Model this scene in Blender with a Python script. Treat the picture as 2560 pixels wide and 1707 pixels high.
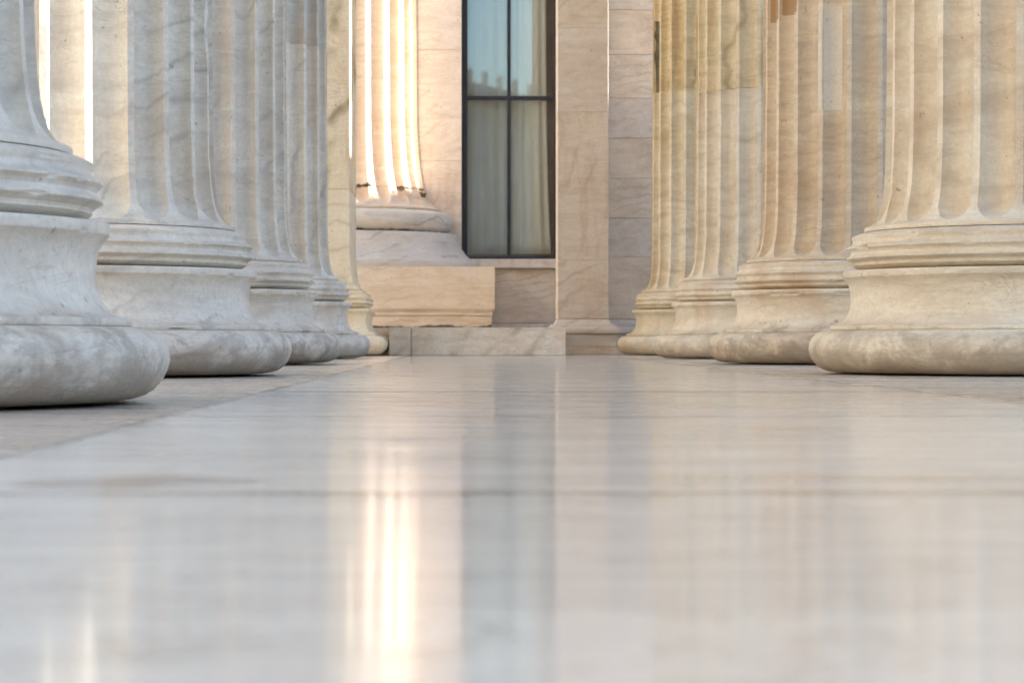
import bpy, bmesh, math, random
import numpy as np

for o in list(bpy.data.objects):
    bpy.data.objects.remove(o, do_unlink=True)
scene = bpy.context.scene
C = scene.collection
R = math.radians

# ------------------------------------------------------------------ camera
EYE = 0.0875
cam_d = bpy.data.cameras.new('camera')
cam = bpy.data.objects.new('camera', cam_d)
C.objects.link(cam)
cam.location = (0, 0, EYE)
cam.rotation_euler = (R(90), 0, -0.018)
cam_d.sensor_width = 36
cam_d.lens = 6162 / 2560 * 36
cam_d.clip_start = 0.02
cam_d.clip_end = 2000
cam_d.dof.use_dof = True
cam_d.dof.focus_distance = 6.3
cam_d.dof.aperture_fstop = 14
scene.camera = cam

# ------------------------------------------------------------------ sky, sun, exposure
SUN_B = 90.3    # degrees from straight behind the camera, towards the right
SUN_E = 15      # elevation
world = bpy.data.worlds.new('World')
scene.world = world
world.use_nodes = True
wn = world.node_tree
sky = wn.nodes.new('ShaderNodeTexSky')
sky.sky_type = 'NISHITA'
sky.sun_disc = False
sky.sun_elevation = R(SUN_E)
sky.sun_rotation = R(180 - SUN_B)
sky.dust_density = 0.15
sky.ozone_density = 2.0
sky.air_density = 1.0
bg = wn.nodes['Background']
bg.inputs['Strength'].default_value = 0.108
wn.links.new(sky.outputs[0], bg.inputs['Color'])

sd = bpy.data.lights.new('sun', 'SUN')
sd.energy = 3.3
sd.angle = R(0.55)
sd.color = (1.0, 0.93, 0.83)
sun = bpy.data.objects.new('sun', sd)
C.objects.link(sun)
sun.rotation_euler = (R(90 - SUN_E), 0, R(SUN_B))
sun.location = (20, -7, 12)

vs = scene.view_settings
vs.view_transform = 'Standard'
vs.look = 'None'
vs.gamma = 1
vs.exposure = 2.65
scene.cycles.max_bounces = 8
scene.cycles.diffuse_bounces = 5
scene.cycles.glossy_bounces = 4
scene.cycles.transparent_max_bounces = 8
scene.cycles.caustics_reflective = False
scene.cycles.caustics_refractive = False
scene.cycles.use_denoising = True
scene.cycles.denoising_prefilter = 'ACCURATE'

# ------------------------------------------------------------------ helpers
def link(o, parent=None):
    C.objects.link(o)
    if parent is not None:
        o.parent = parent
    return o

def tag(o, label=None, cat=None, group=None, kind=None):
    if label: o['label'] = label
    if cat: o['category'] = cat
    if group: o['group'] = group
    if kind: o['kind'] = kind
    return o

def empty(name, loc, label=None, cat=None, group=None, kind='thing'):
    o = bpy.data.objects.new(name, None)
    o.location = loc
    o.empty_display_size = 0.2
    link(o)
    return tag(o, label, cat, group, kind)

def mesh_obj(name, verts, faces, mat, parent=None, smooth=None, loc=(0, 0, 0)):
    me = bpy.data.meshes.new(name)
    me.from_pydata([tuple(v) for v in verts], [], [tuple(f) for f in faces])
    me.update()
    if smooth is not None:
        me.shade_smooth()
        me.set_sharp_from_angle(angle=R(smooth))
    if mat: me.materials.append(mat)
    o = bpy.data.objects.new(name, me)
    o.location = loc
    return link(o, parent)

def box(name, lo, hi, mat, parent=None, bevel=0.004, seg=2, jitter=0.0):
    bm = bmesh.new()
    bmesh.ops.create_cube(bm, size=1)
    c = [(a + b) / 2 for a, b in zip(lo, hi)]
    s = [b - a for a, b in zip(lo, hi)]
    for v in bm.verts:
        v.co = (v.co.x * s[0], v.co.y * s[1], v.co.z * s[2])
    if bevel > 0:
        bmesh.ops.bevel(bm, geom=bm.edges[:], offset=bevel, segments=seg, affect='EDGES', profile=0.5)
    me = bpy.data.meshes.new(name)
    bm.to_mesh(me); bm.free()
    if mat: me.materials.append(mat)
    o = bpy.data.objects.new(name, me)
    o.location = c
    return link(o, parent)

_rng = np.random.RandomState(3)
_LAT = _rng.rand(32, 32, 32)
def vnoise(p, octaves=1):
    """numpy value noise, p (n,3) -> 0..1"""
    out = np.zeros(len(p)); amp = 1.0; tot = 0.0
    for k in range(octaves):
        q = p * (2 ** k) + 17.3 * k
        i = np.floor(q).astype(int); f = q - i
        f = f * f * (3 - 2 * f)
        i0 = i % 32; i1 = (i + 1) % 32
        def L(a, b, c): return _LAT[a, b, c]
        x0, y0, z0 = i0.T; x1, y1, z1 = i1.T
        fx, fy, fz = f.T
        v = ((L(x0,y0,z0)*(1-fx)+L(x1,y0,z0)*fx)*(1-fy)+(L(x0,y1,z0)*(1-fx)+L(x1,y1,z0)*fx)*fy)*(1-fz) + \
            ((L(x0,y0,z1)*(1-fx)+L(x1,y0,z1)*fx)*(1-fy)+(L(x0,y1,z1)*(1-fx)+L(x1,y1,z1)*fx)*fy)*fz
        out += amp * v; tot += amp; amp *= 0.5
    return out / tot

# ------------------------------------------------------------------ materials
def srgb(r, g, b):
    def f(c):
        c /= 255
        return c / 12.92 if c <= 0.04045 else ((c + 0.055) / 1.055) ** 2.4
    return (f(r), f(g), f(b), 1)

class NT:
    def __init__(self, name):
        self.m = bpy.data.materials.new(name)
        self.m.use_nodes = True
        self.t = self.m.node_tree
        self.b = self.t.nodes['Principled BSDF']
    def n(self, typ, **kw):
        nd = self.t.nodes.new(typ)
        for k, v in kw.items():
            if k in nd.inputs: nd.inputs[k].default_value = v
            else: setattr(nd, k, v)
        return nd
    def l(self, a, b): self.t.links.new(a, b)
    def ramp(self, fac, stops, interp='LINEAR'):
        r = self.t.nodes.new('ShaderNodeValToRGB')
        r.color_ramp.interpolation = interp
        el = r.color_ramp.elements
        while len(el) > len(stops): el.remove(el[-1])
        while len(el) < len(stops): el.new(0.5)
        for e, (p, c) in zip(el, stops):
            e.position = p
            e.color = c if isinstance(c, (tuple, list)) else (c, c, c, 1)
        self.l(fac, r.inputs[0])
        return r.outputs[0]
    def mix(self, fac, a, b, mode='MIX'):
        m = self.t.nodes.new('ShaderNodeMix')
        m.data_type = 'RGBA'; m.blend_type = mode
        for sock, v in ((m.inputs[0], fac), (m.inputs[6], a), (m.inputs[7], b)):
            if isinstance(v, bpy.types.NodeSocket): self.l(v, sock)
            else: sock.default_value = v
        return m.outputs[2]
    def math(self, op, a, b=None):
        m = self.t.nodes.new('ShaderNodeMath'); m.operation = op
        for sock, v in zip(m.inputs, (a, b)):
            if v is None: continue
            if isinstance(v, bpy.types.NodeSocket): self.l(v, sock)
            else: sock.default_value = v
        return m.outputs[0]
    def noise(self, vec, scale, detail=4, rough=0.55, dist=0.0):
        nd = self.n('ShaderNodeTexNoise')
        nd.inputs['Scale'].default_value = scale
        nd.inputs['Detail'].default_value = detail
        nd.inputs['Roughness'].default_value = rough
        nd.inputs['Distortion'].default_value = dist
        self.l(vec, nd.inputs['Vector'])
        return nd.outputs[0]
    def mapping(self, vec, loc=(0,0,0), rot=(0,0,0), scale=(1,1,1)):
        mp = self.n('ShaderNodeMapping')
        mp.inputs['Location'].default_value = loc
        mp.inputs['Rotation'].default_value = rot
        mp.inputs['Scale'].default_value = scale
        self.l(vec, mp.inputs['Vector'])
        return mp.outputs[0]

def marble(name, base, alt, vein, stain, seed=0, vrot=(0.5, 0.3, 0), vscale=3.0, vamt=0.5,
           samt=0.5, sscale=3.0, sstretch=(1, 1, 1), rough=0.5, bump=0.45, grime=0.0, moss=None, vsharp=0.12, grain=(.55, .55, 2.4), mott=.75,
           pits=0.5):
    n = NT(name)
    co = n.n('ShaderNodeTexCoord').outputs['Object']
    v0 = n.mapping(co, loc=(seed * 3.7, seed * 1.9, seed * 2.3))
    big = n.noise(v0, 1.6, 5, 0.6, 0.6)
    col = n.mix(n.ramp(big, [(0.35, 0.0), (0.65, 1.0)]), base, alt)
    # directional clouding that follows the bedding of the stone
    mcol = tuple(.5 * a + .5 * b for a, b in zip(alt[:3], vein[:3])) + (1,)
    vg = n.mapping(v0, rot=vrot, scale=grain)
    mot = n.noise(vg, 5, 8, 0.68, 1.1)
    col = n.mix(n.ramp(mot, [(0.44, 0.0), (0.68, mott)]), col, mcol)
    lig = n.noise(n.mapping(vg, loc=(4, 7, 2)), 8, 6, 0.7, 0.6)
    col = n.mix(n.ramp(lig, [(0.54, 0.0), (0.72, 0.7)]), col, tuple(min(.9, c * 1.22) for c in base[:3]) + (1,))
    # hair-thin veins
    rid = n.noise(n.mapping(vg, loc=(1, 2, 9)), 3.2, 9, 0.66, 1.4)
    rl = n.math('ABSOLUTE', n.math('SUBTRACT', rid, .5))
    rmk = n.ramp(n.noise(v0, 3.1, 3), [(0.45, 0.0), (0.6, 1.0)])
    col = n.mix(n.math('MULTIPLY', n.math('MULTIPLY', n.ramp(rl, [(0.0, 1.0), (.010, 0.0)]), rmk), .55), col, vein)
    # crystalline grain
    fin = n.noise(n.mapping(v0, loc=(3, 3, 3)), 70, 5, 0.75, 0.0)
    col = n.mix(n.ramp(fin, [(0.40, 0.0), (0.72, 0.5)]), col, mcol)
    # veins: distorted bands
    w = n.n('ShaderNodeTexWave')
    w.wave_type = 'BANDS'; w.bands_direction = 'Z'
    w.inputs['Scale'].default_value = vscale
    w.inputs['Distortion'].default_value = 7
    w.inputs['Detail'].default_value = 4
    w.inputs['Detail Scale'].default_value = 1.3
    n.l(n.mapping(v0, rot=vrot), w.inputs['Vector'])
    wm = n.ramp(w.outputs['Fac'], [(0.0, 1.0), (vsharp, 0.25), (vsharp * 3, 0.0)])
    msk = n.ramp(n.noise(v0, 2.6, 3), [(0.42, 0.0), (0.62, 1.0)])
    vm = n.math('MULTIPLY', n.math('MULTIPLY', wm, msk), vamt)
    col = n.mix(vm, col, vein)
    # stains (ochre patina)
    st = n.noise(n.mapping(v0, loc=(5, 1, 8), scale=sstretch), sscale, 7, 0.62, 0.5)
    col = n.mix(n.math('MULTIPLY', n.ramp(st, [(0.48, 0.0), (0.72, 1.0)]), samt), col, stain)
    # small dark pits
    pt = n.noise(v0, 45, 3, 0.5)
    col = n.mix(n.math('MULTIPLY', n.ramp(pt, [(0.69, 0.0), (0.75, 1.0)]), pits), col, (stain[0]*.35, stain[1]*.35, stain[2]*.35, 1))
    if grime > 0:   # splash dirt at the foot, in ragged patches
        sx = n.n('ShaderNodeSeparateXYZ'); n.l(co, sx.inputs[0])
        g1 = n.noise(n.mapping(v0, scale=(1, 1, 1.3)), 8, 9, 0.7, 0.5)
        hh = n.math('ADD', sx.outputs[2], n.math('MULTIPLY', n.math('SUBTRACT', g1, 0.5), 0.62))
        gm = n.ramp(hh, [(0.0, 1.0), (0.05, .75), (0.12, 0.0)])
        col = n.mix(n.math('MULTIPLY', gm, grime), col, srgb(126, 106, 86))
    if moss is not None:   # dark lichen hugging one height
        sx = n.n('ShaderNodeSeparateXYZ'); n.l(co, sx.inputs[0])
        d = n.math('ABSOLUTE', n.math('SUBTRACT', sx.outputs[2], moss[0]))
        d = n.math('ADD', d, n.math('MULTIPLY', n.math('SUBTRACT', n.noise(v0, 7, 6, 0.7), 0.52), moss[1] * 6))
        gm = n.ramp(d, [(0.0, 1.0), (moss[1], 0.0)])
        col = n.mix(n.math('MULTIPLY', gm, 0.9), col, srgb(52, 48, 36))
    n.l(col, n.b.inputs['Base Color'])
    rr = n.ramp(n.noise(v0, 14, 5), [(0.3, rough - 0.1), (0.7, rough + 0.12)])
    n.l(rr, n.b.inputs['Roughness'])
    n.b.inputs['Specular IOR Level'].default_value = 0.4
    bp = n.n('ShaderNodeBump')
    bp.inputs['Strength'].default_value = bump
    bp.inputs['Distance'].default_value = 0.004
    hb = n.math('ADD', n.noise(v0, 60, 6, 0.6), n.math('MULTIPLY', n.noise(v0, 14, 4, 0.5), 1.4))
    n.l(hb, bp.inputs['Height'])
    n.l(bp.outputs[0], n.b.inputs['Normal'])
    return n.m

GREYV = srgb(150, 152, 158)
OCHRE = srgb(196, 150, 92)
def white_marble(name, seed, **kw):
    a = dict(base=srgb(238, 230, 214), alt=srgb(224, 215, 200), vein=srgb(146, 141, 136), mott=.55, stain=srgb(180, 146, 108),
             seed=seed, samt=0.3, vamt=0.4, vsharp=.06, vrot=(0.35, 0.45, 0), vscale=2.2)
    a.update(kw)
    return marble(name, **a)
def honey_marble(name, seed, **kw):
    a = dict(base=srgb(238, 229, 209), alt=srgb(229, 217, 195), vein=srgb(174, 155, 128), stain=srgb(186, 140, 88),
             seed=seed, samt=0.4, vamt=0.3, vrot=(0.1, 0.2, 0), vscale=2.0)
    a.update(kw)
    return marble(name, **a)

# ------------------------------------------------------------------ column geometry
TORUS = [(.48, .0030), (.570, .0030), (.592, .0036), (.611, .0058), (.630, .0115), (.645, .021), (.658, .036), (.666, .052), (.670, .068), (.668, .084),
         (.661, .099), (.650, .111), (.637, .118), (.622, .1215), (.607, .1222)]
SCOTIA = [(.596, .1215), (.609, .1230), (.6095, .126), (.6095, .132), (.6085, .1348), (.598, .1362), (.584, .1405), (.572, .149), (.561, .163),
          (.5535, .183), (.550, .207), (.5510, .230), (.555, .247), (.5615, .2585), (.5685, .2655), (.5725, .2690), (.5730, .272), (.5730, .2845),
          (.5715, .2875), (.560, .2880), (.48, .2878)]
UPPER = [(.49, .2902), (.516, .2905), (.5280, .2935), (.5375, .2985), (.5435, .3035), (.5430, .3060), (.5448, .3115), (.5525, .3165), (.5585, .3195), (.5615, .3215), (.5618, .3245), (.5590, .3275),
         (.5525, .3320), (.5500, .3375), (.5525, .3435), (.5585, .3485), (.5615, .3510), (.5612, .3545), (.5570, .3570), (.5492, .3610), (.5450, .3665),
         (.5445, .3725), (.5470, .3790), (.5475, .3840), (.5420, .3875), (.5320, .3915), (.5230, .3945), (.5150, .3965), (.50, .3970)]
EDGE = {'torus': [.122], 'scotia': [.124, .134, .270, .287], 'upper': [.3225, .3525, .383]}

def refine(prof, n):
    out = []
    P = np.array(prof)
    for i in range(len(P) - 1):
        for t in np.linspace(0, 1, n, endpoint=False):
            out.append(P[i] * (1 - t) + P[i + 1] * t)
    out.append(P[-1])
    return np.array(out)

def lathe(name, prof, mat, parent, seed, edges=(), wear=0.004, rough=0.0015, seg=420, sub=2, smooth=38):
    P = refine(prof, sub)
    th = np.linspace(0, 2 * np.pi, seg, endpoint=False)
    n = len(P)
    r = np.repeat(P[:, 0][:, None], seg, 1); z = np.repeat(P[:, 1][:, None], seg, 1)
    T = np.repeat(th[None, :], n, 0)
    pts = np.stack([np.cos(T) * r, np.sin(T) * r, z], -1).reshape(-1, 3)
    ns = vnoise(pts * 7 + seed * 5.1, 3).reshape(n, seg)
    r = r + (ns - 0.5) * rough * 2
    if len(edges):
        d = np.min(np.abs(P[:, 1][:, None] - np.array(edges)[None, :]), 1)
        wgt = np.clip(1 - d / 0.007, 0, 1)
        a = vnoise(pts * np.array([16, 16, 22]) + seed * 9.7 + 40, 3).reshape(n, seg)
        b = vnoise(pts * np.array([4, 4, 9]) + seed * 3.3 + 11, 2).reshape(n, seg)
        chip = np.clip(a - 0.56, 0, 1) * 6 * np.clip((b - 0.40) * 4, 0.08, 1)
        r = r - wgt[:, None] * np.clip(chip, 0, 1.4) * wear * 2
    V = np.stack([np.cos(T) * r, np.sin(T) * r, z], -1).reshape(-1, 3)
    i = np.arange(n - 1)[:, None] * seg; j = np.arange(seg)[None, :]; j2 = (j + 1) % seg
    F = np.stack([i + j, i + j2, i + seg + j2, i + seg + j], -1).reshape(-1, 4)
    return mesh_obj(name, V.tolist(), F.tolist(), mat, parent, smooth)

SHAFT_PROF = [(.5125, .3985), (.5130, .4005), (.5130, .4090), (.5110, .4112), (.500, .4140), (.490, .4205), (.481, .4310), (.474, .4450), (.4675, .4640), (.462, .489),
              (.457, .525), (.4535, .575), (.4512, .645), (.450, .72), (.448, 1.0), (.444, 1.8), (.440, 2.6), (.425, 4.5), (.395, 7.0)]

def shaft(name, prof, z0, z1, mat, parent, seed, scale=1.0, zend=.4165, aw=.049, depth=.047, theta0=7.5, rough=0.0007, groove=True,
          half=None):
    """one fluted drum between heights z0 and z1; flutes end in rounded bottoms at zend"""
    P = np.array(prof)
    zs = set(np.round(P[:, 1][(P[:, 1] > z0) & (P[:, 1] < z1)], 5).tolist()) | {z0, z1}
    for t in np.linspace(0, 1, 15):
        zz = zend + aw * (1 - math.cos(t * math.pi / 2))
        if z0 < zz < z1: zs.add(round(zz, 5))
    for zz in np.arange(.5 * scale, min(z1, 3.2), .035 * scale):
        if z0 < zz < z1: zs.add(round(float(zz), 5))
    if groove and z0 > P[0, 1] + .01: zs.add(z0 + .003)
    if groove: zs.add(z1 - .003)
    zs = np.array(sorted(zs))
    rad = np.interp(zs, P[:, 1], P[:, 0])
    per = math.radians(15); fw = 0.165
    nf, nl = 14, 5
    u = -np.cos(np.linspace(0, np.pi, nf))       # flute samples -1..1
    rows = []
    for zz, rr in zip(zs, rad):
        v = (zend + aw - zz) / aw
        w = 1.0 if v <= 0 else math.sqrt(max(0, 1 - v * v))
        inside = zz > zend + 1e-5
        wv = max(w, 0.03) if inside else 0.03
        hwid = per * (1 - fw) / 2 * wv
        ang, dep = [], []
        for uu in u:
            ang.append(uu * hwid)
            dep.append(depth * w * math.sqrt(max(0, 1 - uu * uu)) ** 0.9 if inside else 0)
        rest = per - 2 * hwid
        for k in range(1, nl + 1):
            ang.append(hwid + rest * k / (nl + 1)); dep.append(0)
        ang = np.array(ang); dep = np.array(dep)
        g = 0.0
        if groove and (abs(zz - z1) < 1e-6 or (abs(zz - z0) < 1e-6 and z0 > P[0, 1] + .01)): g = 0.004
        full = np.concatenate([ang + math.radians(theta0 + 7.5) + per * k for k in range(24)])
        rows.append((full, rr - np.tile(dep, 24) - g, np.tile(dep, 24)))
    seg = len(rows[0][0]); n = len(rows)
    A = np.array([r[0] for r in rows]); RR = np.array([r[1] for r in rows]); D = np.array([r[2] for r in rows])
    Z = np.repeat(zs[:, None], seg, 1)
    pts = np.stack([np.sin(A) * RR, -np.cos(A) * RR, Z], -1).reshape(-1, 3)
    ns = vnoise(pts * np.array([9, 9, 5]) + seed * 4.1, 3).reshape(n, seg)
    RR = RR + (ns - .5) * rough * 2
    # chipped fillets
    a = vnoise(pts * np.array([14, 14, 10]) + seed * 7.7 + 31, 3).reshape(n, seg)
    RR = RR - (D < 0.002) * np.clip(a - 0.70, 0, 1) * 0.05
    V = np.stack([np.sin(A) * RR, -np.cos(A) * RR, Z], -1).reshape(-1, 3)
    i = np.arange(n - 1)[:, None] * seg; j = np.arange(seg)[None, :]; j2 = (j + 1) % seg
    F = np.stack([i + j, i + j2, i + seg + j2, i + seg + j], -1).reshape(-1, 4)
    return mesh_obj(name, V.tolist(), F.tolist(), mat, parent, 42)

ZTOP = 7.0
def column(loc, label, mats, seed, joints=()):
    """mats: (base material, shaft material, [upper drum material])"""
    root = empty('column', loc, label, 'column', 'fluted columns along the portico')
    bm, sm = mats[0], mats[1]
    um = mats[2] if len(mats) > 2 else sm
    lathe('base_torus', TORUS, bm, root, seed, EDGE['torus'], wear=.003, rough=.0014)
    lathe('scotia', SCOTIA, bm, root, seed + 1, EDGE['scotia'], wear=.006, rough=.0012)
    lathe('upper_torus', UPPER, bm, root, seed + 2, EDGE['upper'], wear=.0075, rough=.0010, sub=3)
    zz = [SHAFT_PROF[0][1]] + list(joints) + [ZTOP]
    for k in range(len(zz) - 1):
        shaft('shaft_drum', SHAFT_PROF, zz[k], zz[k + 1], sm if k == 0 else um, root, seed + 3 + k)
    return root

# ------------------------------------------------------------------ floor
XL, XR = -1.168, 1.626
AIS0, AIS1 = -0.365, 0.805
def floor_mat(name, base, alt, streak, rough0, rough1, seed, bump=0.05, spec=0.5, jd=.85, blot=False):
    n = NT(name)
    co = n.n('ShaderNodeTexCoord').outputs['Object']
    oi = n.n('ShaderNodeObjectInfo').outputs['Random']
    cb = n.n('ShaderNodeCombineXYZ')
    n.l(n.math('MULTIPLY', oi, 37.0), cb.inputs[0]); n.l(n.math('MULTIPLY', oi, 91.0), cb.inputs[1])
    va = n.n('ShaderNodeVectorMath'); va.operation = 'ADD'
    n.l(co, va.inputs[0]); n.l(cb.outputs[0], va.inputs[1])
    v0 = n.mapping(va.outputs[0], loc=(seed, seed * 2, 0))
    big = n.noise(n.mapping(v0, rot=(0, 0, 0.2), scale=(1.2, 3.0, 1)), 1.6, 6, 0.6, 0.8)
    col = n.mix(n.ramp(big, [(0.36, 0.0), (0.66, 1.0)]), base, alt)
    st = n.noise(n.mapping(v0, rot=(0, 0, 0.12), scale=(0.9, 6.5, 1)), 2.2, 7, 0.62, 0.6)
    col = n.mix(n.math('MULTIPLY', n.ramp(st, [(0.52, 0.0), (0.72, 1.0)]), 0.42), col, streak)
    hv2 = n.noise(n.mapping(v0, loc=(9, 4, 0), rot=(0, 0, .3), scale=(1, 2.5, 1)), 2.4, 8, 0.7, 1.6)
    hl = n.math('ABSOLUTE', n.math('SUBTRACT', hv2, .5))
    col = n.mix(n.math('MULTIPLY', n.ramp(hl, [(0.0, 1.0), (.010, 0.0)]), .75), col, streak)
    sp = n.noise(v0, 38, 3, 0.5)
    col = n.mix(n.math('MULTIPLY', n.ramp(sp, [(0.70, 0.0), (0.77, 1.0)]), 0.4), col, (streak[0]*.4, streak[1]*.4, streak[2]*.4, 1))
    ge = n.n('ShaderNodeSeparateXYZ'); n.l(n.n('ShaderNodeTexCoord').outputs['Generated'], ge.inputs[0])
    def edge(sock, size, wid):
        d = n.math('MULTIPLY', n.math('MINIMUM', sock, n.math('SUBTRACT', 1.0, sock)), size)
        d = n.math('ADD', d, n.math('MULTIPLY', n.math('SUBTRACT', n.noise(v0, 22, 5, .6), .5), wid * 2.4))
        return n.ramp(d, [(0.0, 1.0), (wid, 0.0)])
    em = n.math('MAXIMUM', edge(ge.outputs[0], 1.17, .024), edge(ge.outputs[1], 1.45, .020))
    col = n.mix(n.math('MULTIPLY', em, jd), col, srgb(92, 74, 58))
    if blot:   # an old rusty stain on the near paving
        gp = n.n('ShaderNodeNewGeometry').outputs['Position']
        wob = n.n('ShaderNodeTexNoise'); wob.inputs['Scale'].default_value = 9; wob.inputs['Detail'].default_value = 5
        n.l(gp, wob.inputs['Vector'])
        sp3 = n.n('ShaderNodeSeparateXYZ'); n.l(gp, sp3.inputs[0])
        ex = n.math('MULTIPLY', n.math('ADD', sp3.outputs[0], .205), 1 / .085)
        ey = n.math('MULTIPLY', n.math('SUBTRACT', sp3.outputs[1], 1.545), 1 / .085)
        rr2 = n.math('ADD', n.math('MULTIPLY', ex, ex), n.math('MULTIPLY', ey, ey))
        rr2 = n.math('ADD', rr2, n.math('MULTIPLY', n.math('SUBTRACT', wob.outputs[0], .5), 3.0))
        col = n.mix(n.math('MULTIPLY', n.ramp(rr2, [(0.3, 1.0), (1.1, 0.0)]), .6), col, srgb(128, 98, 76))
    tint = n.math('ADD', n.math('MULTIPLY', oi, 0.07), 0.96)
    hs = n.n('ShaderNodeHueSaturation')
    n.l(tint, hs.inputs['Value']); n.l(col, hs.inputs['Color'])
    n.l(hs.outputs[0], n.b.inputs['Base Color'])
    ro = n.noise(n.mapping(v0, scale=(1, 2.2, 1)), 3.0, 6, 0.65, 0.4)
    n.l(n.ramp(ro, [(0.32, rough0), (0.70, rough1)]), n.b.inputs['Roughness'])
    n.b.inputs['Specular IOR Level'].default_value = spec
    bp = n.n('ShaderNodeBump')
    bp.inputs['Strength'].default_value = bump
    bp.inputs['Distance'].default_value = 0.004
    hb = n.math('ADD', n.math('MULTIPLY', n.noise(v0, 90, 4, 0.6), 0.10), n.noise(v0, 5, 3, 0.5))
    n.l(hb, bp.inputs['Height'])
    n.l(bp.outputs[0], n.b.inputs['Normal'])
    return n.m

M_aisle = floor_mat('polished_marble_floor', srgb(224, 221, 213), srgb(212, 208, 200), srgb(166, 151, 132), 0.08, 0.15, 1.0, 0.016, .11, .85, True)
M_styl = floor_mat('worn_marble_floor', srgb(196, 187, 174), srgb(184, 174, 161), srgb(132, 119, 105), 0.20, 0.38, 5.0, 0.06, .35, .45)
M_mortar = NT('dark_mortar').m
M_mortar.node_tree.nodes['Principled BSDF'].inputs['Base Color'].default_value = srgb(96, 84, 72)
M_mortar.node_tree.nodes['Principled BSDF'].inputs['Roughness'].default_value = 0.9

floor = box('floor', (-2.75, -8.2, -0.45), (3.2, 17.38, -0.0200), M_mortar, None, 0)
tag(floor, kind='structure')
fl = floor.location
SR = random.Random(8)
def slab(x0, x1, y0, y1, mat, dz=(0.0, 0.0)):
    g = 0.0016
    o = box('slab', (x0 + g, y0 + g, -0.12), (x1 - g, y1 - g, 0), mat, None, 0.0016, 1)
    ly = (y1 - y0) / 2
    tx, ty = SR.uniform(-.0005, .0005), SR.uniform(-.0005, .0005)
    for v in o.data.vertices:
        if v.co.z > 0:
            t = (v.co.y + ly) / (2 * ly)
            v.co.z += dz[0] * (1 - t) + dz[1] * t + v.co.x * tx + v.co.y * ty - .0006
    o.parent = floor
    o.matrix_parent_inverse = floor.matrix_world.inverted()
    o.location = [a - b for a, b in zip(o.location, fl)]
    o.matrix_parent_inverse.identity()
random.seed(4)
y = 1.434 - 6 * 1.45
while y < 17.3:
    y1 = min(y + 1.45, 17.36)
    slab(AIS0, AIS1, y, y1, M_aisle)
    y = y1
for (xa, xb, off) in ((-1.55, AIS0, 0.62), (-2.74, -1.55, 0.1), (AIS1, 2.0, 0.5), (2.0, 3.19, 0.2)):
    y = -8.1
    y1 = -8.1 + 0.8 + off
    while y < 17.3:
        y1 = min(y1, 17.36)
        def lev(q): return -.0115 * max(0, (12.6 - q) / 8.65) ** 1.5 if xb < 0 else -.0032 * min(1, max(0, (11 - q) / 4))
        slab(xa, xb, y, y1, M_styl, (lev(y), lev(y1)))
        y = y1; y1 = y + 1.45

# ------------------------------------------------------------------ columns
mL = [white_marble('white_marble_a', 1, vrot=(0.2, 0.6, 0), vscale=1.6, grime=0.5, samt=0.25, vamt=0.4),
      white_marble('white_marble_b', 2, vrot=(0.1, 0.35, 0), vscale=3.2, grime=0.5, samt=0.32),
      white_marble('white_marble_c', 3, vrot=(0.6, 0.6, 0), vscale=2.8, grime=0.65, samt=0.25),
      white_marble('white_marble_d', 4, vrot=(0.2, 1.3, 0.4), vscale=2.4, grime=0.3, samt=0.45, sstretch=(2, 2, .35))]
mR = [honey_marble('honey_marble_a', 11, grime=0.45, samt=0.35),
      honey_marble('honey_marble_b', 12, grime=0.6, samt=0.6, vscale=5, vrot=(0.05, 0.1, 0), vamt=.5),
      honey_marble('honey_marble_c', 13, grime=0.35, samt=0.45, sstretch=(2, 2, .4)),
      honey_marble('honey_marble_d', 14, grime=0.15, samt=0.4, sstretch=(2.4, 2.4, .3), alt=srgb(214, 200, 166))]
mR2s = honey_marble('honey_marble_e', 15, base=srgb(230, 212, 184), alt=srgb(218, 200, 174), vein=srgb(160, 140, 118), stain=srgb(196, 162, 120), samt=0.35, sscale=2.2, sstretch=(1, 1, 2.6), vscale=6, vrot=(0.06, 0.08, 0), vamt=.22, vsharp=.3)
mR3u = honey_marble('honey_marble_f', 16, base=srgb(236, 222, 192), alt=srgb(226, 210, 176), vein=srgb(158, 140, 98), samt=0.5, sstretch=(2.5, 2.5, .35), vamt=.7, vrot=(0, 1.4, 0))
mR4u = honey_marble('honey_marble_g', 17, base=srgb(234, 218, 184), alt=srgb(220, 201, 162), vein=srgb(142, 124, 80), samt=0.6, sstretch=(2.5, 2.5, .3), vamt=.8, vrot=(0, 1.4, .4))
mL4u = white_marble('white_marble_e', 18, base=srgb(214, 210, 200), alt=srgb(198, 192, 180), samt=.5, sstretch=(2, 2, .4))

column((-1.15, 3.95, -.0107), 'pale grey marble column nearest the camera, cut by the left picture edge', (mL[0], mL[0]), 21)
c_l2 = column((-1.160, 6.86, -.0045), 'grey white marble column, second from the front in the left row', (mL[1], mL[1]), 31)
column((XL, 9.80, 0), 'blue grey veined marble column, third from the front in the left row', (mL[2], mL[2]), 41)
column((XL, 12.66, 0), 'greenish streaked marble column, last round one in the left row before the square pillar', (mL[3], mL[3], mL4u), 51, (1.58,))
c_r1 = column((1.635, 6.92, -.003), 'large cream marble column nearest the right picture edge', (mR[0], mR[0]), 61)
c_r2 = column((XR, 9.79, 0), 'honey brown patched marble column, second from the front in the right row', (mR[1], mR2s), 71)
column((XR, 12.70, 0), 'cream marble column with dark streaked upper drum, third in the right row', (mR[2], mR[2], mR3u), 81, (1.36,))
c_r4 = column((XR, 15.714, 0), 'slender looking yellowish column farthest back in the right row beside the wall', (mR[3], mR[3], mR4u), 91, (1.665,))

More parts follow.
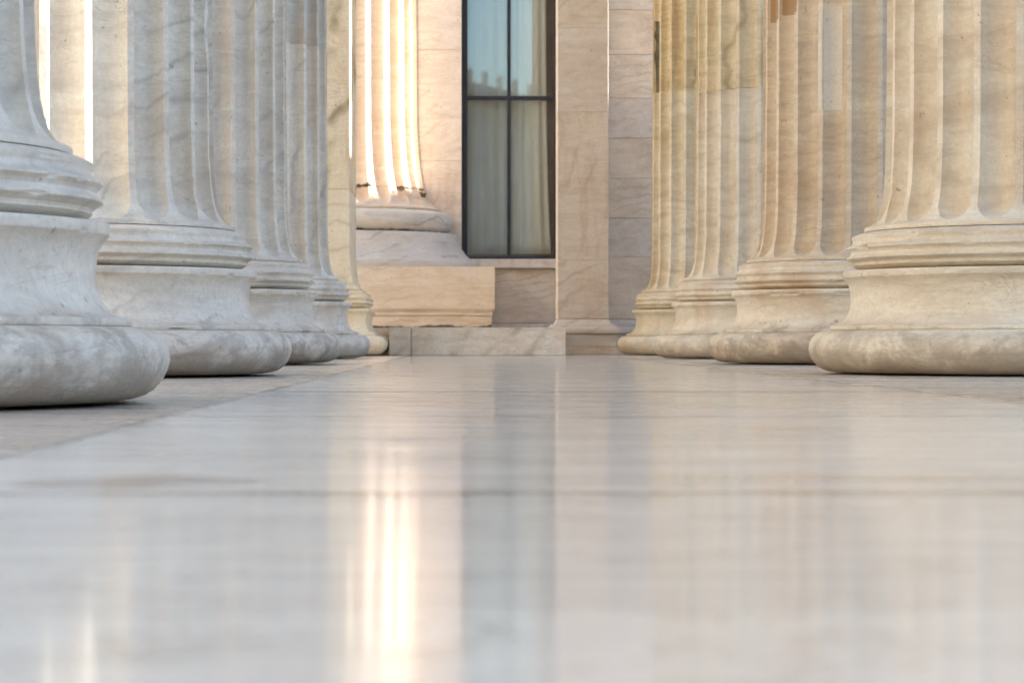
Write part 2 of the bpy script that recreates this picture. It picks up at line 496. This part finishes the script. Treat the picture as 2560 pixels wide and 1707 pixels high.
def flute_r(a_deg, z):
    P = np.array(SHAFT_PROF)
    r = float(np.interp(z, P[:, 1], P[:, 0]))
    d = (a_deg + 7.5) % 15 - 7.5
    u = d / (7.5 * .835)
    return r - (.047 * math.sqrt(max(0, 1 - u * u)) ** .9 if abs(u) < 1 else 0)
def inlay(root, a0, a1f, z0, z1, mat, proud=.0025, na=18, nz=10):
    '''a repair piece let into the flutes, following their surface; angles from the viewer's side towards the aisle'''
    V = []
    for lay in (proud, -.006):
        for i in range(nz + 1):
            z = z0 + (z1 - z0) * i / nz
            for j in range(na + 1):
                a = a0 + (a1f(i / nz) - a0) * j / na
                r = flute_r(a, z) + lay
                t = math.radians(a)
                V.append((-math.sin(t) * r, -math.cos(t) * r, z))
    N = (nz + 1) * (na + 1); w = na + 1
    F = [(i * w + j, i * w + j + 1, (i + 1) * w + j + 1, (i + 1) * w + j) for i in range(nz) for j in range(na)]
    rim = [j for j in range(w)] + [i * w + na for i in range(1, nz + 1)] + [nz * w + j for j in range(na - 1, -1, -1)] + [i * w for i in range(nz - 1, 0, -1)]
    F += [(rim[k], rim[k] + N, rim[(k + 1) % len(rim)] + N, rim[(k + 1) % len(rim)]) for k in range(len(rim))]
    o = mesh_obj('inlay', V, F, mat, root, 35)
    return o
mI1 = honey_marble('inlay_pale', 26, base=srgb(234, 224, 206), alt=srgb(226, 215, 197), mott=.2, samt=.06, vamt=.1)
mI2 = honey_marble('inlay_brown', 27, base=srgb(190, 150, 102), alt=srgb(170, 128, 82), samt=.6)
mI3 = honey_marble('inlay_dark_green', 28, base=srgb(92, 92, 70), alt=srgb(78, 80, 62), samt=.2)
o = inlay(c_r2, 38.6, lambda t: 27.5, .975, 1.372, mI1); o['label'] = 'pale rectangular repair piece set into the fluting'
o = inlay(c_r2, 66, lambda t: 52.6, 1.36, 1.62, mI2); o['label'] = 'brown repair piece let into the flute'
o = inlay(c_r2, 81, lambda t: 67.7, 1.345, 1.60, mI2); o['label'] = 'brown repair piece let into the flute'
o = inlay(c_r4, 82.3, lambda t: 70.5 + 8 * t ** 1.5, 1.668, 2.12, mI3); o['label'] = 'dark green sliver of stained stone in the flute'

def twin(src, loc, label):
    r = src.copy(); C.objects.link(r); r.location = loc; r['label'] = label
    for ch in src.children:
        c = ch.copy(); C.objects.link(c); c.parent = r
    return r
twin(c_l2, (-1.15, 1.05, -.012), 'white marble column out of view, left of the camera')
twin(c_l2, (-1.15, -4.7, -.012), 'white marble column out of view, behind the camera in the left row')
twin(c_r1, (XR, 3.94, -.003), 'cream marble column out of view, right of the camera')
twin(c_r1, (XR, -1.95, -.003), 'cream marble column out of view, behind the camera in the right row')

# ------------------------------------------------------------------ square pillar (anta) closing the left row
def square_sweep(name, prof, hx, hy, mat, parent, r0, seed, nseg=26, rough=0.0008, smooth=40, chip=0.003):
    """profile offsets (r - r0) swept round a rectangle hx x hy"""
    P = refine(prof, 2)
    per = []
    for (a, b) in (((-1, -1), (1, -1)), ((1, -1), (1, 1)), ((1, 1), (-1, 1)), ((-1, 1), (-1, -1))):
        for t in np.linspace(0, 1, nseg, endpoint=False):
            per.append((a[0] * (1 - t) + b[0] * t, a[1] * (1 - t) + b[1] * t))
    per = np.array(per); m = len(per); n = len(P)
    off = P[:, 0] - r0
    V = np.zeros((n, m, 3))
    V[:, :, 0] = per[None, :, 0] * (hx + off[:, None])
    V[:, :, 1] = per[None, :, 1] * (hy + off[:, None])
    V[:, :, 2] = P[:, 1][:, None]
    pts = V.reshape(-1, 3)
    V[:, :, :2] += ((vnoise(pts * 9 + seed, 3) - .5) * rough * 2).reshape(n, m, 1) * per[None]
    i = np.arange(n - 1)[:, None] * m; j = np.arange(m)[None, :]; j2 = (j + 1) % m
    F = np.stack([i + j, i + j2, i + m + j2, i + m + j], -1).reshape(-1, 4)
    return mesh_obj(name, V.reshape(-1, 3).tolist(), F.tolist(), mat, parent, smooth)

mA = honey_marble('anta_marble', 23, base=srgb(242, 230, 206), alt=srgb(236, 222, 194), vein=srgb(170, 146, 100), mott=.2, samt=.2, vamt=.35, sstretch=(2, 2, .4), grime=.1)
mAu = honey_marble('anta_marble_veined', 24, base=srgb(242, 228, 202), alt=srgb(238, 220, 186), vein=srgb(116, 96, 54), mott=.12, samt=.4, vamt=.9, vrot=(0, 1.15, 0.3), vscale=1.3, vsharp=.2, sstretch=(2, 2, .5))
anta = empty('pillar', (XL, 15.43, 0), 'square cream marble pillar with moulded foot closing the left row', 'pillar')
square_sweep('base_torus', TORUS, .45, .44, mA, anta, .45, 3)
square_sweep('scotia', SCOTIA, .45, .44, mA, anta, .45, 4)
square_sweep('upper_torus', UPPER, .45, .44, mA, anta, .45, 5)
AP = [(r, z) for r, z in SHAFT_PROF if z < .73] + [(.45, 1.008), (.446, 1.0105)]
square_sweep('shaft_block', AP, .45, .44, mA, anta, .45, 6)
square_sweep('shaft_block', [(.446, 1.0115), (.45, 1.014), (.45, 2.0), (.45, 2.9), (.446, 2.902)], .45, .44, mAu, anta, .45, 7)
square_sweep('shaft_block', [(.446, 2.904), (.45, 2.906), (.45, 5), (.45, 7.0)], .45, .44, mA, anta, .45, 8)

# ------------------------------------------------------------------ facade wall: step, pedestal column, window, pier, recessed wall
def wallstone(name, seed, **kw):
    a = dict(base=srgb(238, 229, 218), alt=srgb(230, 219, 206), vein=srgb(184, 156, 130), stain=srgb(184, 144, 106), seed=seed,
             samt=.35, vamt=.3, vscale=2.5, vrot=(.1, .2, 0), rough=.55, sscale=2.5)
    a.update(kw)
    return marble(name, **a)
mW = [wallstone('wall_marble_a', 31, vrot=(0, 1.45, 0), sstretch=(3, 3, .4)),
      wallstone('wall_marble_b', 32, base=srgb(238, 231, 223), alt=srgb(232, 223, 213), samt=.15, vamt=.15),
      wallstone('wall_marble_c', 33, vrot=(0, .5, 0), vscale=2.5, vamt=.4),
      wallstone('wall_marble_d', 34,  base=srgb(246, 230, 210), alt=srgb(238, 221, 200), vrot=(0, .1, 0), vscale=4),
      wallstone('wall_marble_e', 35, base=srgb(246, 232, 214), alt=srgb(239, 224, 204), vrot=(0, .15, 0), vscale=5, vamt=.45)]
mStep = marble('step_swirl_marble', srgb(246, 234, 214), srgb(240, 226, 204), srgb(152, 126, 98), srgb(190, 142, 90), seed=41, vrot=(.2, .9, .3),
               vscale=1.7, vamt=.75, samt=.35, sscale=4, vsharp=.25)
mPed = marble('pedestal_marble', srgb(236, 225, 208), srgb(229, 215, 196), srgb(192, 165, 136), srgb(186, 148, 108), seed=42, vrot=(0, .12, 0), vscale=3.5,
              vamt=.5, samt=.5, sstretch=(.6, .6, 2.5), moss=(.197, .012))

step = empty('step', (0, 16.4, 0), 'low marble step with swirling brown veins at the foot of the wall', 'step')
def part(name, lo, hi, mat, parent, bevel=.004, seg=2):
    o = box(name, lo, hi, mat, None, bevel, seg)
    o.parent = parent
    o.location = [a - b for a, b in zip(o.location, parent.location)]
    return o
part('step_block', (-.49, 15.40, .0005), (-.3535, 17.36, .175), mStep, step, .004)
part('step_block', (-.3505, 15.40, .0005), (.612, 17.36, .175), mStep, step, .004)
part('step_block', (-2.6, 16.14, .0005), (-.492, 17.36, .1745), mStep, step, .004)
part('step_block', (-2.6, 17.363, .0005), (-.4, 19.98, .1745), mStep, step, .004)
part('step_block', (-.397, 17.363, .0005), (.733, 19.98, .1748), mStep, step, .004)

# the sunlit column on its pedestal
CX, CY = -1.035, 20.07  # column, pedestal, window, wall beside it: scaled about the camera to sit deeper
ped = empty('pedestal', (CX, 19.4, .175), 'tan veined marble pedestal block under the sunlit column', 'pedestal')
def sweep_box(name, prof, x0, x1, y0, y1, mat, parent, seed, smooth=40):
    o = square_sweep(name, prof, (x1 - x0) / 2, (y1 - y0) / 2, mat, parent, 0.0, seed)
    o.location = ((x0 + x1) / 2 - parent.location.x, (y0 + y1) / 2 - parent.location.y, -parent.location.z)
    return o
PX = (-2.277, .207, 18.75, 19.96)
sweep_box('plinth', [(-.1, .177), (-.024, .1772), (-.024, .279), (-.10, .2795)], *PX, mPed, ped, 2)
sweep_box('moulding', [(-.10, .2815), (-.024, .282), (-.016, .290), (-.016, .305), (-.023, .308), (-.023, .312), (-.004, .327), (-.004, .331), (-.1, .3315)], *PX, mPed, ped, 3)
sweep_box('block', [(-.1, .333), (-.003, .3332), (0, .336), (0, .650), (-.004, .655), (-.7, .6552)], *PX, mPed, ped, 4)

mC5 = white_marble('sunlit_column_marble', 51, base=srgb(232, 218, 200), alt=srgb(226, 208, 188), vein=srgb(190, 160, 130), samt=.3, vrot=(.05, .06, 0), vscale=5, moss=(1.315, .007))
mC5b = white_marble('sunlit_column_base_marble', 52, samt=.15, vamt=.6, moss=(.955, .014))
mC5c = white_marble('sunlit_column_foot_marble', 53, samt=.1, vamt=.5, base=srgb(226, 220, 214))
c5 = empty('column', (CX, CY, 0), 'sunlit fluted column on a tall square pedestal against the wall', 'column')
lathe('flared_foot', [(.46, .657), (1.120, .658), (1.122, .665), (1.122, .714), (1.115, .723), (1.087, .737), (1.052, .760), (1.021, .790), (.991, .832), (.969, .878),
                      (.957, .921), (.953, .944), (.950, .951), (.46, .951)], mC5c, c5, 101, [.665, .947], wear=.003, sub=2)
lathe('base_torus', [(.46, .955), (.851, .956), (.883, .968), (.905, .990), (.917, 1.018), (.919, 1.048), (.912, 1.079), (.896, 1.104), (.873, 1.120), (.845, 1.128), (.819, 1.131), (.46, 1.132)],
      mC5b, c5, 102, (), rough=.005, sub=2)
CP = [(.812, 1.133), (.819, 1.136), (.820, 1.151), (.814, 1.156), (.793, 1.161), (.773, 1.171), (.753, 1.190), (.733, 1.215), (.713, 1.247), (.695, 1.292), (.680, 1.344), (.665, 1.413),
      (.651, 1.516), (.639, 1.666), (.630, 1.850), (.626, 2.5), (.619, 3.2), (.58, 7.0)]
shaft('shaft_drum', CP, 1.133, 1.315, mC5, c5, 103, 1.2, zend=1.169, aw=.071, depth=.060)
shaft('shaft_drum', CP, 1.315, 7.0, mC5, c5, 104, 1.2, zend=1.169, aw=.071, depth=.060)

mWeed = marble('dry_weed', srgb(92, 82, 50), srgb(108, 88, 54), srgb(52, 48, 30), srgb(96, 70, 40), seed=61, bump=.1)
def weed(a_deg, z, n_leaf, spread, seed, label):
    rg = random.Random(seed)
    V, F = [], []
    t = math.radians(a_deg)
    r0 = float(np.interp(z, [q[1] for q in CP], [q[0] for q in CP])) - .012
    for k in range(n_leaf):
        da = rg.uniform(-spread, spread) / r0
        b = np.array([math.sin(t + da) * r0, -math.cos(t + da) * r0, z + rg.uniform(-.012, .006) - abs(da) * .1])
        out = np.array([math.sin(t + da), -math.cos(t + da), 0])
        tan = np.array([math.cos(t + da), math.sin(t + da), 0])
        d = out * rg.uniform(.3, 1) + tan * rg.uniform(-.9, .9) + np.array([0, 0, rg.uniform(-.5, 1.2)])
        d = d / np.linalg.norm(d) * rg.uniform(.018, .045)
        sd_ = np.cross(d, out); sd_ = sd_ / (np.linalg.norm(sd_) + 1e-6) * rg.uniform(.004, .009)
        i0 = len(V)
        V += [b, b + d * .5 + sd_ + out * .004, b + d, b + d * .5 - sd_ - out * .002]
        F.append((i0, i0 + 1, i0 + 2, i0 + 3))
    o = mesh_obj('weed', [tuple(v) for v in V], F, mWeed, None, None, (CX, CY, 0))
    return tag(o, label, 'weed', 'dry weeds in the column joint')
weed(19, 1.312, 34, .06, 1, 'small dark dry weed at the foot of the sunlit fluting beside the square pillar')
weed(49, 1.300, 34, .06, 2, 'small dark dry weed in the joint at the middle of the sunlit fluting')
weed(74, 1.270, 34, .07, 3, 'small dark dry weed at the sunlit column edge nearest the window')

wall = empty('wall', (0.3, 17.4, 0), 'pinkish marble block wall with pier and window behind the columns', 'wall')
def courses(x0, x1, y0, y1, zs, mats, xs=None, rng=random.Random(5), bev=.002, g=.0009):
    for k in range(len(zs) - 1):
        row = [x0, x1] if xs is None else xs[k % len(xs)]
        for a, b in zip(row[:-1], row[1:]):
            jit = rng.uniform(-.0015, .0015)
            part('block', (a + g, y0 + jit, zs[k] + g), (b - g, y1, zs[k + 1] - g), mats[k % len(mats)] if len(mats) < 4 else rng.choice(mats), wall, bev, 1)
# wall left of the window (behind the sunlit column)
courses(-1.6, -.0480, 20.00, 20.5, [.1765, .655, 1.55, 2.454, 3.4, 4.4, 5.5, 7.0], [mW[1], mW[0], mW[2]])
# panel below the window, sill and foot moulding
part('panel', (-.046, 20.035, .236), (.7335, 20.5, .678), mW[4], wall, .003, 1)
part('sill', (-.046, 19.97, .681), (.7335, 20.5, .755), mW[0], wall, .006)
part('base_moulding', (-.046, 19.985, .1765), (.7335, 20.5, .232), mW[0], wall, .008)
part('jamb', (.7245, 20.0, .757), (.7345, 20.5, 7.0), mW[1], wall, .002, 1)
# facade going on to the right, hidden behind the pier
courses(.7365, 6.0, 20.0, 20.5, [.001, .64, 1.64, 2.6, 4.2, 7.0], [mW[0], mW[2], mW[1]])
# pier
pierz = [.2415, .639, 1.642, 2.21, 3.1, 4.1, 5.2, 7.0]
for k in range(len(pierz) - 1):
    part('block', (.6125, 16.70, pierz[k] + .0006), (.954, 17.12, pierz[k + 1] - .0006), [mW[2], mW[0], mW[1], mW[2], mW[0], mW[3], mW[2]][k], wall, .0015, 1)
def pier_foot(name, prof, mat, x0, x1, y0, y1, seed):
    o = square_sweep(name, prof, (x1 - x0) / 2, (y1 - y0) / 2, mat, wall, 0.0, seed)
    o.location = ((x0 + x1) / 2 - wall.location.x, (y0 + y1) / 2 - wall.location.y, 0)
PF = [('lower_plinth', [(-.1, .001), (.060, .0012), (.060, .050), (.056, .0515), (-.1, .052)], mW[3]),
      ('plinth', [(-.1, .0535), (.048, .054), (.048, .132), (.044, .1345), (-.1, .135)], mW[1]),
      ('base_moulding', [(-.1, .1375), (.050, .138), (.060, .1395), (.066, .146), (.068, .158), (.067, .172), (.060, .184), (.050, .189), (.042, .190), (.042, .198), (.036, .200), (.022, .206), (.012, .217),
                         (.005, .230), (.001, .2395), (-.1, .240)], mW[2])]
for i, (nm, pr, mt) in enumerate(PF):
    pier_foot(nm, pr, mt, .6125, .954, 16.70, 17.06, 20 + i)
# unseen second pier added to keep sun off the first pier's side
for k in range(len(pierz) - 1):
    part('block', (2.70, 16.82, pierz[k] + .0012), (3.04, 17.12, pierz[k + 1] - .0012), mW[k % 3], wall, .003, 1)
for i, (nm, pr, mt) in enumerate(PF):
    pier_foot(nm, pr, mt, 2.70, 3.04, 16.82, 17.06, 40 + i)
# recessed wall to the right
rz = [.2415, .674, .944, 1.221, 1.499, 1.776, 2.08, 2.39, 2.67, 2.95, 3.5, 4.2, 5.2, 7.0]
rowsx = [[.956, 1.9, 3.1], [.956, 1.35, 2.5, 3.1], [.956, 2.2, 3.1]]
courses(.956, 3.1, 17.12, 17.88, rz, [mW[3], mW[2], mW[4]], rowsx)
for i, (nm, pr, mt) in enumerate(PF):
    pier_foot(nm, pr, mt, .90, 3.1, 17.12, 17.86, 30 + i)
# long sunlit stretch of the same facade, left of the pedestal column
for k in range(9):
    z0 = -.45 + .5 * k if k < 8 else 3.55
    z1 = z0 + .5 if k < 8 else 7.0
    xx = -13.0 + (k % 2) * .7
    while xx < -1.65:
        x1 = min(xx + 1.9, -1.602)
        part('block', (xx + .002, 20.0, z0 + .002), (x1 - .002, 20.5, z1 - .002), mW[k % 3], wall, .004, 1)
        xx = x1
part('wall_core', (-13.1, 20.51, -.45), (-.06, 20.7, 7.0), mW[2], wall, 0)
part('wall_core', (.74, 20.51, 0), (3.1, 20.7, 7.0), mW[2], wall, 0)
part('lintel', (-.0465, 20.0, 5.0), (.7235, 20.5, 7.0), mW[1], wall, .003, 1)

# ------------------------------------------------------------------ window
def plain(name, col, rough=.5, metal=0, spec=.5):
    n = NT(name)
    co = n.n('ShaderNodeTexCoord').outputs['Object']
    c = n.mix(n.ramp(n.noise(co, 12, 5), [(.35, 0.0), (.7, 1.0)]), col, tuple(x * .8 for x in col[:3]) + (1,))
    n.l(c, n.b.inputs['Base Color'])
    n.b.inputs['Roughness'].default_value = rough
    n.b.inputs['Metallic'].default_value = metal
    n.b.inputs['Specular IOR Level'].default_value = spec
    return n.m
M_frame = plain('dark_painted_metal', srgb(36, 44, 56), .4)
M_in = plain('dark_interior', srgb(58, 52, 46), .9)
def glass_mat():
    n = NT('window_glass')
    out = n.t.nodes['Material Output']
    n.t.nodes.remove(n.b)
    tr = n.n('ShaderNodeBsdfTransparent'); tr.inputs[0].default_value = (.95, .98, .97, 1)
    gl = n.n('ShaderNodeBsdfGlossy'); gl.inputs['Roughness'].default_value = 0.02
    fr = n.n('ShaderNodeValue'); fr.outputs[0].default_value = .085
    mx = n.n('ShaderNodeMixShader')
    n.l(fr.outputs[0], mx.inputs[0]); n.l(tr.outputs[0], mx.inputs[1]); n.l(gl.outputs[0], mx.inputs[2])
    n.l(mx.outputs[0], out.inputs['Surface'])
    return n.m
M_glass = glass_mat()
WL = (0.335, 20.07, .757)
win = empty('window', WL)
del win['kind']
win.parent = wall
win.location = [a - b for a, b in zip(WL, wall.location)]
def wpart(name, lo, hi, mat, bevel=.002):
    o = box(name, lo, hi, mat, None, bevel, 1)
    o.parent = win
    o.location = [a - b for a, b in zip(o.location, WL)]
    return o
WT = 5.0
wpart('frame', (-.0455, 20.05, .758), (-.002, 20.14, WT), M_frame)
wpart('frame', (.700, 20.05, .758), (.7230, 20.14, WT), M_frame)
wpart('frame', (-.0015, 20.052, .7585), (.6995, 20.14, .779), M_frame)
wpart('mullion', (.322, 20.046, .780), (.350, 20.138, WT), M_frame)
wpart('transom', (-.0013, 20.048, 2.054), (.3215, 20.136, 2.082), M_frame)
wpart('transom', (.3505, 20.048, 2.054), (.6993, 20.136, 2.082), M_frame)
for (a, b, c, d) in ((-.001, .3212, .7795, 2.0535), (.3508, .699, .7795, 2.0535), (-.001, .3212, 2.0825, WT), (.3508, .699, 2.0825, WT)):
    wpart('pane', (a, 20.085, c), (b, 20.089, d), M_glass, 0)
# room behind the window
RL = (0.335, 21.5, .2)
room = empty('room', RL)
del room['kind']
room.parent = wall
room.location = [a - b for a, b in zip(RL, wall.location)]
def rpart(lo, hi, mat=M_in, name='room_wall'):
    o = box(name, lo, hi, mat, None, 0)
    o.parent = room
    o.location = [a - b for a, b in zip(o.location, RL)]
rpart((-1.6, 23.0, .2), (2.2, 23.1, 6)); rpart((-1.7, 20.71, .2), (-1.6, 23.1, 6)); rpart((2.2, 20.71, .2), (2.3, 23.1, 6))
rpart((-1.7, 20.71, .1), (2.3, 23.1, .2)); rpart((-1.7, 20.71, 6), (2.3, 23.1, 6.1))
rpart((-.06, 20.51, 5.0), (.74, 20.7, 7.0))

def curtain(label, x0, x1f, z0, z1, y, col, folds, amp, seed):
    n = NT('curtain_cloth_%d' % seed)
    co = n.n('ShaderNodeTexCoord').outputs['Object']
    c = n.mix(n.ramp(n.noise(n.mapping(co, scale=(3, 3, .4)), 6, 5), [(.3, 0.0), (.7, 1.0)]), col, tuple(v * .82 for v in col[:3]) + (1,))
    n.l(c, n.b.inputs['Base Color']); n.b.inputs['Roughness'].default_value = .9
    nx, nz = 70, 40
    V = []
    for i in range(nz + 1):
        t = i / nz; zz = z0 + (z1 - z0) * t
        for j in range(nx + 1):
            q = j / nx
            xx = x0 + (x1f(t) - x0) * q
            yy = y + amp * (math.sin(q * folds * 6.283 + seed + .5 * math.sin(t * 3 + q * 4)) * .6 + .4 * math.sin(q * folds * 2.3 * 6.283 + 1.3 * seed + t)) * (1 - .3 * t)
            V.append((xx, yy, zz))
    F = [(i * (nx + 1) + j, i * (nx + 1) + j + 1, (i + 1) * (nx + 1) + j + 1, (i + 1) * (nx + 1) + j) for i in range(nz) for j in range(nx)]
    o = mesh_obj('curtain', [(a - x0, b - y, c - z0) for a, b, c in V], F, n.m, None, 60, (x0, y, z0))
    m = o.modifiers.new('thickness', 'SOLIDIFY'); m.thickness = .002
    return tag(o, label, 'curtain', 'curtains hanging inside the window')
curtain('grey blue curtain behind the left panes of the window', -.02, lambda t: .338, .80, 4.9, 20.13, srgb(150, 158, 162), 1.7, .010, 1)
curtain('beige grey curtain behind the right panes, swept aside at its right edge', .340, lambda t: .645 + .035 * (1 - t) ** 6 - .012 * t, .80, 4.9, 20.125, srgb(206, 204, 194), 1.9, .015, 2)

# ------------------------------------------------------------------ roof over the portico (out of the picture, shades the zenith)
mRoof = wallstone('ceiling_timber', 61, base=srgb(104, 84, 66), alt=srgb(92, 74, 58), vein=srgb(70, 56, 44), stain=srgb(80, 60, 44))
roof = box('portico_roof', (-2.3, -8, 7.0), (2.8, 16.7, 8.2), mRoof, None, .01)
tag(roof, kind='structure')

# ------------------------------------------------------------------ ground outside and buildings, including unseen ones added for the light
n = NT('pale_paving')
co = n.n('ShaderNodeTexCoord').outputs['Object']
n.l(n.mix(n.ramp(n.noise(co, .6, 6), [(.3, 0.0), (.7, 1.0)]), srgb(112, 108, 96), srgb(96, 94, 84)), n.b.inputs['Base Color'])
n.b.inputs['Roughness'].default_value = .85
ground = mesh_obj('ground', [(-900, -900, -.45), (900, -900, -.45), (900, 900, -.45), (-900, 900, -.45)], [(0, 1, 2, 3)], n.m)
ground.location.z = -.002
tag(ground, kind='structure')

# unseen additions: walls block the low sun at right, wing bounces light from left
mB = wallstone('neighbour_stone', 71, base=srgb(226, 217, 202), alt=srgb(217, 207, 191))
TE = math.tan(R(SUN_E))
GX = 10.0
blocker = box('sun_blocker_wall', (GX - .2, -30, -.45), (GX + .2, 14.0, .50 + (GX - .2 + 1.0) * TE), mB, None, .02)
tag(blocker, 'long pale unseen wall added right of the portico to block the low sun', 'wall')
blocker = box('sun_blocker_wall', (GX - .2, 14.01, -.45), (GX + .2, 30, 1.30 + (GX - .2 + .55) * TE), mB, None, .02)
tag(blocker, 'taller stretch of the added sun-blocking wall at the far right', 'wall')
sw = box('bounce_wing', (-19, -16, -.45), (-10.5, 19.9, 9.5), mB, None, .02)
tag(sw, 'long sunlit pale wing, unseen, added to bounce warm light from the left', 'building')

# wing behind the camera: its gable shows in the window glass
opp = empty('opposite_wing', (-4, -14, -.45), 'pale gabled wing across the court, seen mirrored in the window', 'building')
OX, OY = -4, -14
V = []
for yy in (-22, -14):
    V += [(-16, yy, -.45), (8, yy, -.45), (8, yy, 3.4), (-4, yy, 6.6), (-16, yy, 3.4)]
V = [(a - OX, b - OY, c + .45) for a, b, c in V]
Fc = [(0, 1, 2, 3, 4), (5, 9, 8, 7, 6), (0, 5, 6, 1), (1, 6, 7, 2), (2, 7, 8, 3), (3, 8, 9, 4), (4, 9, 5, 0)]
mesh_obj('gable_wall', V, Fc, mB, opp)
sl = 3.2 / 12
def rake(a0, a1, name, z0, z1, y0, y1, mat):
    P = [(a0, 6.6 - abs(a0 + 4) * sl), (a1, 6.6 - abs(a1 + 4) * sl)]
    W = [(x - OX, yy - OY, z + dz + .45) for yy in (y0, y1) for (x, z) in P for dz in (z0, z1)]
    return mesh_obj(name, W, [(0, 2, 3, 1), (4, 5, 7, 6), (0, 1, 5, 4), (2, 6, 7, 3), (1, 3, 7, 5), (0, 4, 6, 2)], mat, opp)
rake(-4, 8.4, 'raking_cornice', .005, .25, -14.3, -13.6, mB)
rake(-16.4, -4, 'raking_cornice', .005, .25, -14.3, -13.6, mB)
for k in range(15):
    ax = -2.6 + k * .33
    az = 6.6 - abs(ax + 4) * sl + .25
    prof = [(-.07, -.03), (.07, -.03), (.06, .10), (.085, .20), (.05, .27), (.02, .30), (-.03, .29), (-.07, .22), (-.045, .10)]
    W = [(ax + px - OX, -13.75 + dy - OY, az + pz + .45) for dy in (-.05, .05) for px, pz in prof]
    m_ = len(prof)
    mesh_obj('antefix', W, [tuple(range(m_)), tuple(range(2 * m_ - 1, m_ - 1, -1))] + [(q, q + m_, (q + 1) % m_ + m_, (q + 1) % m_) for q in range(m_)], mB, opp)
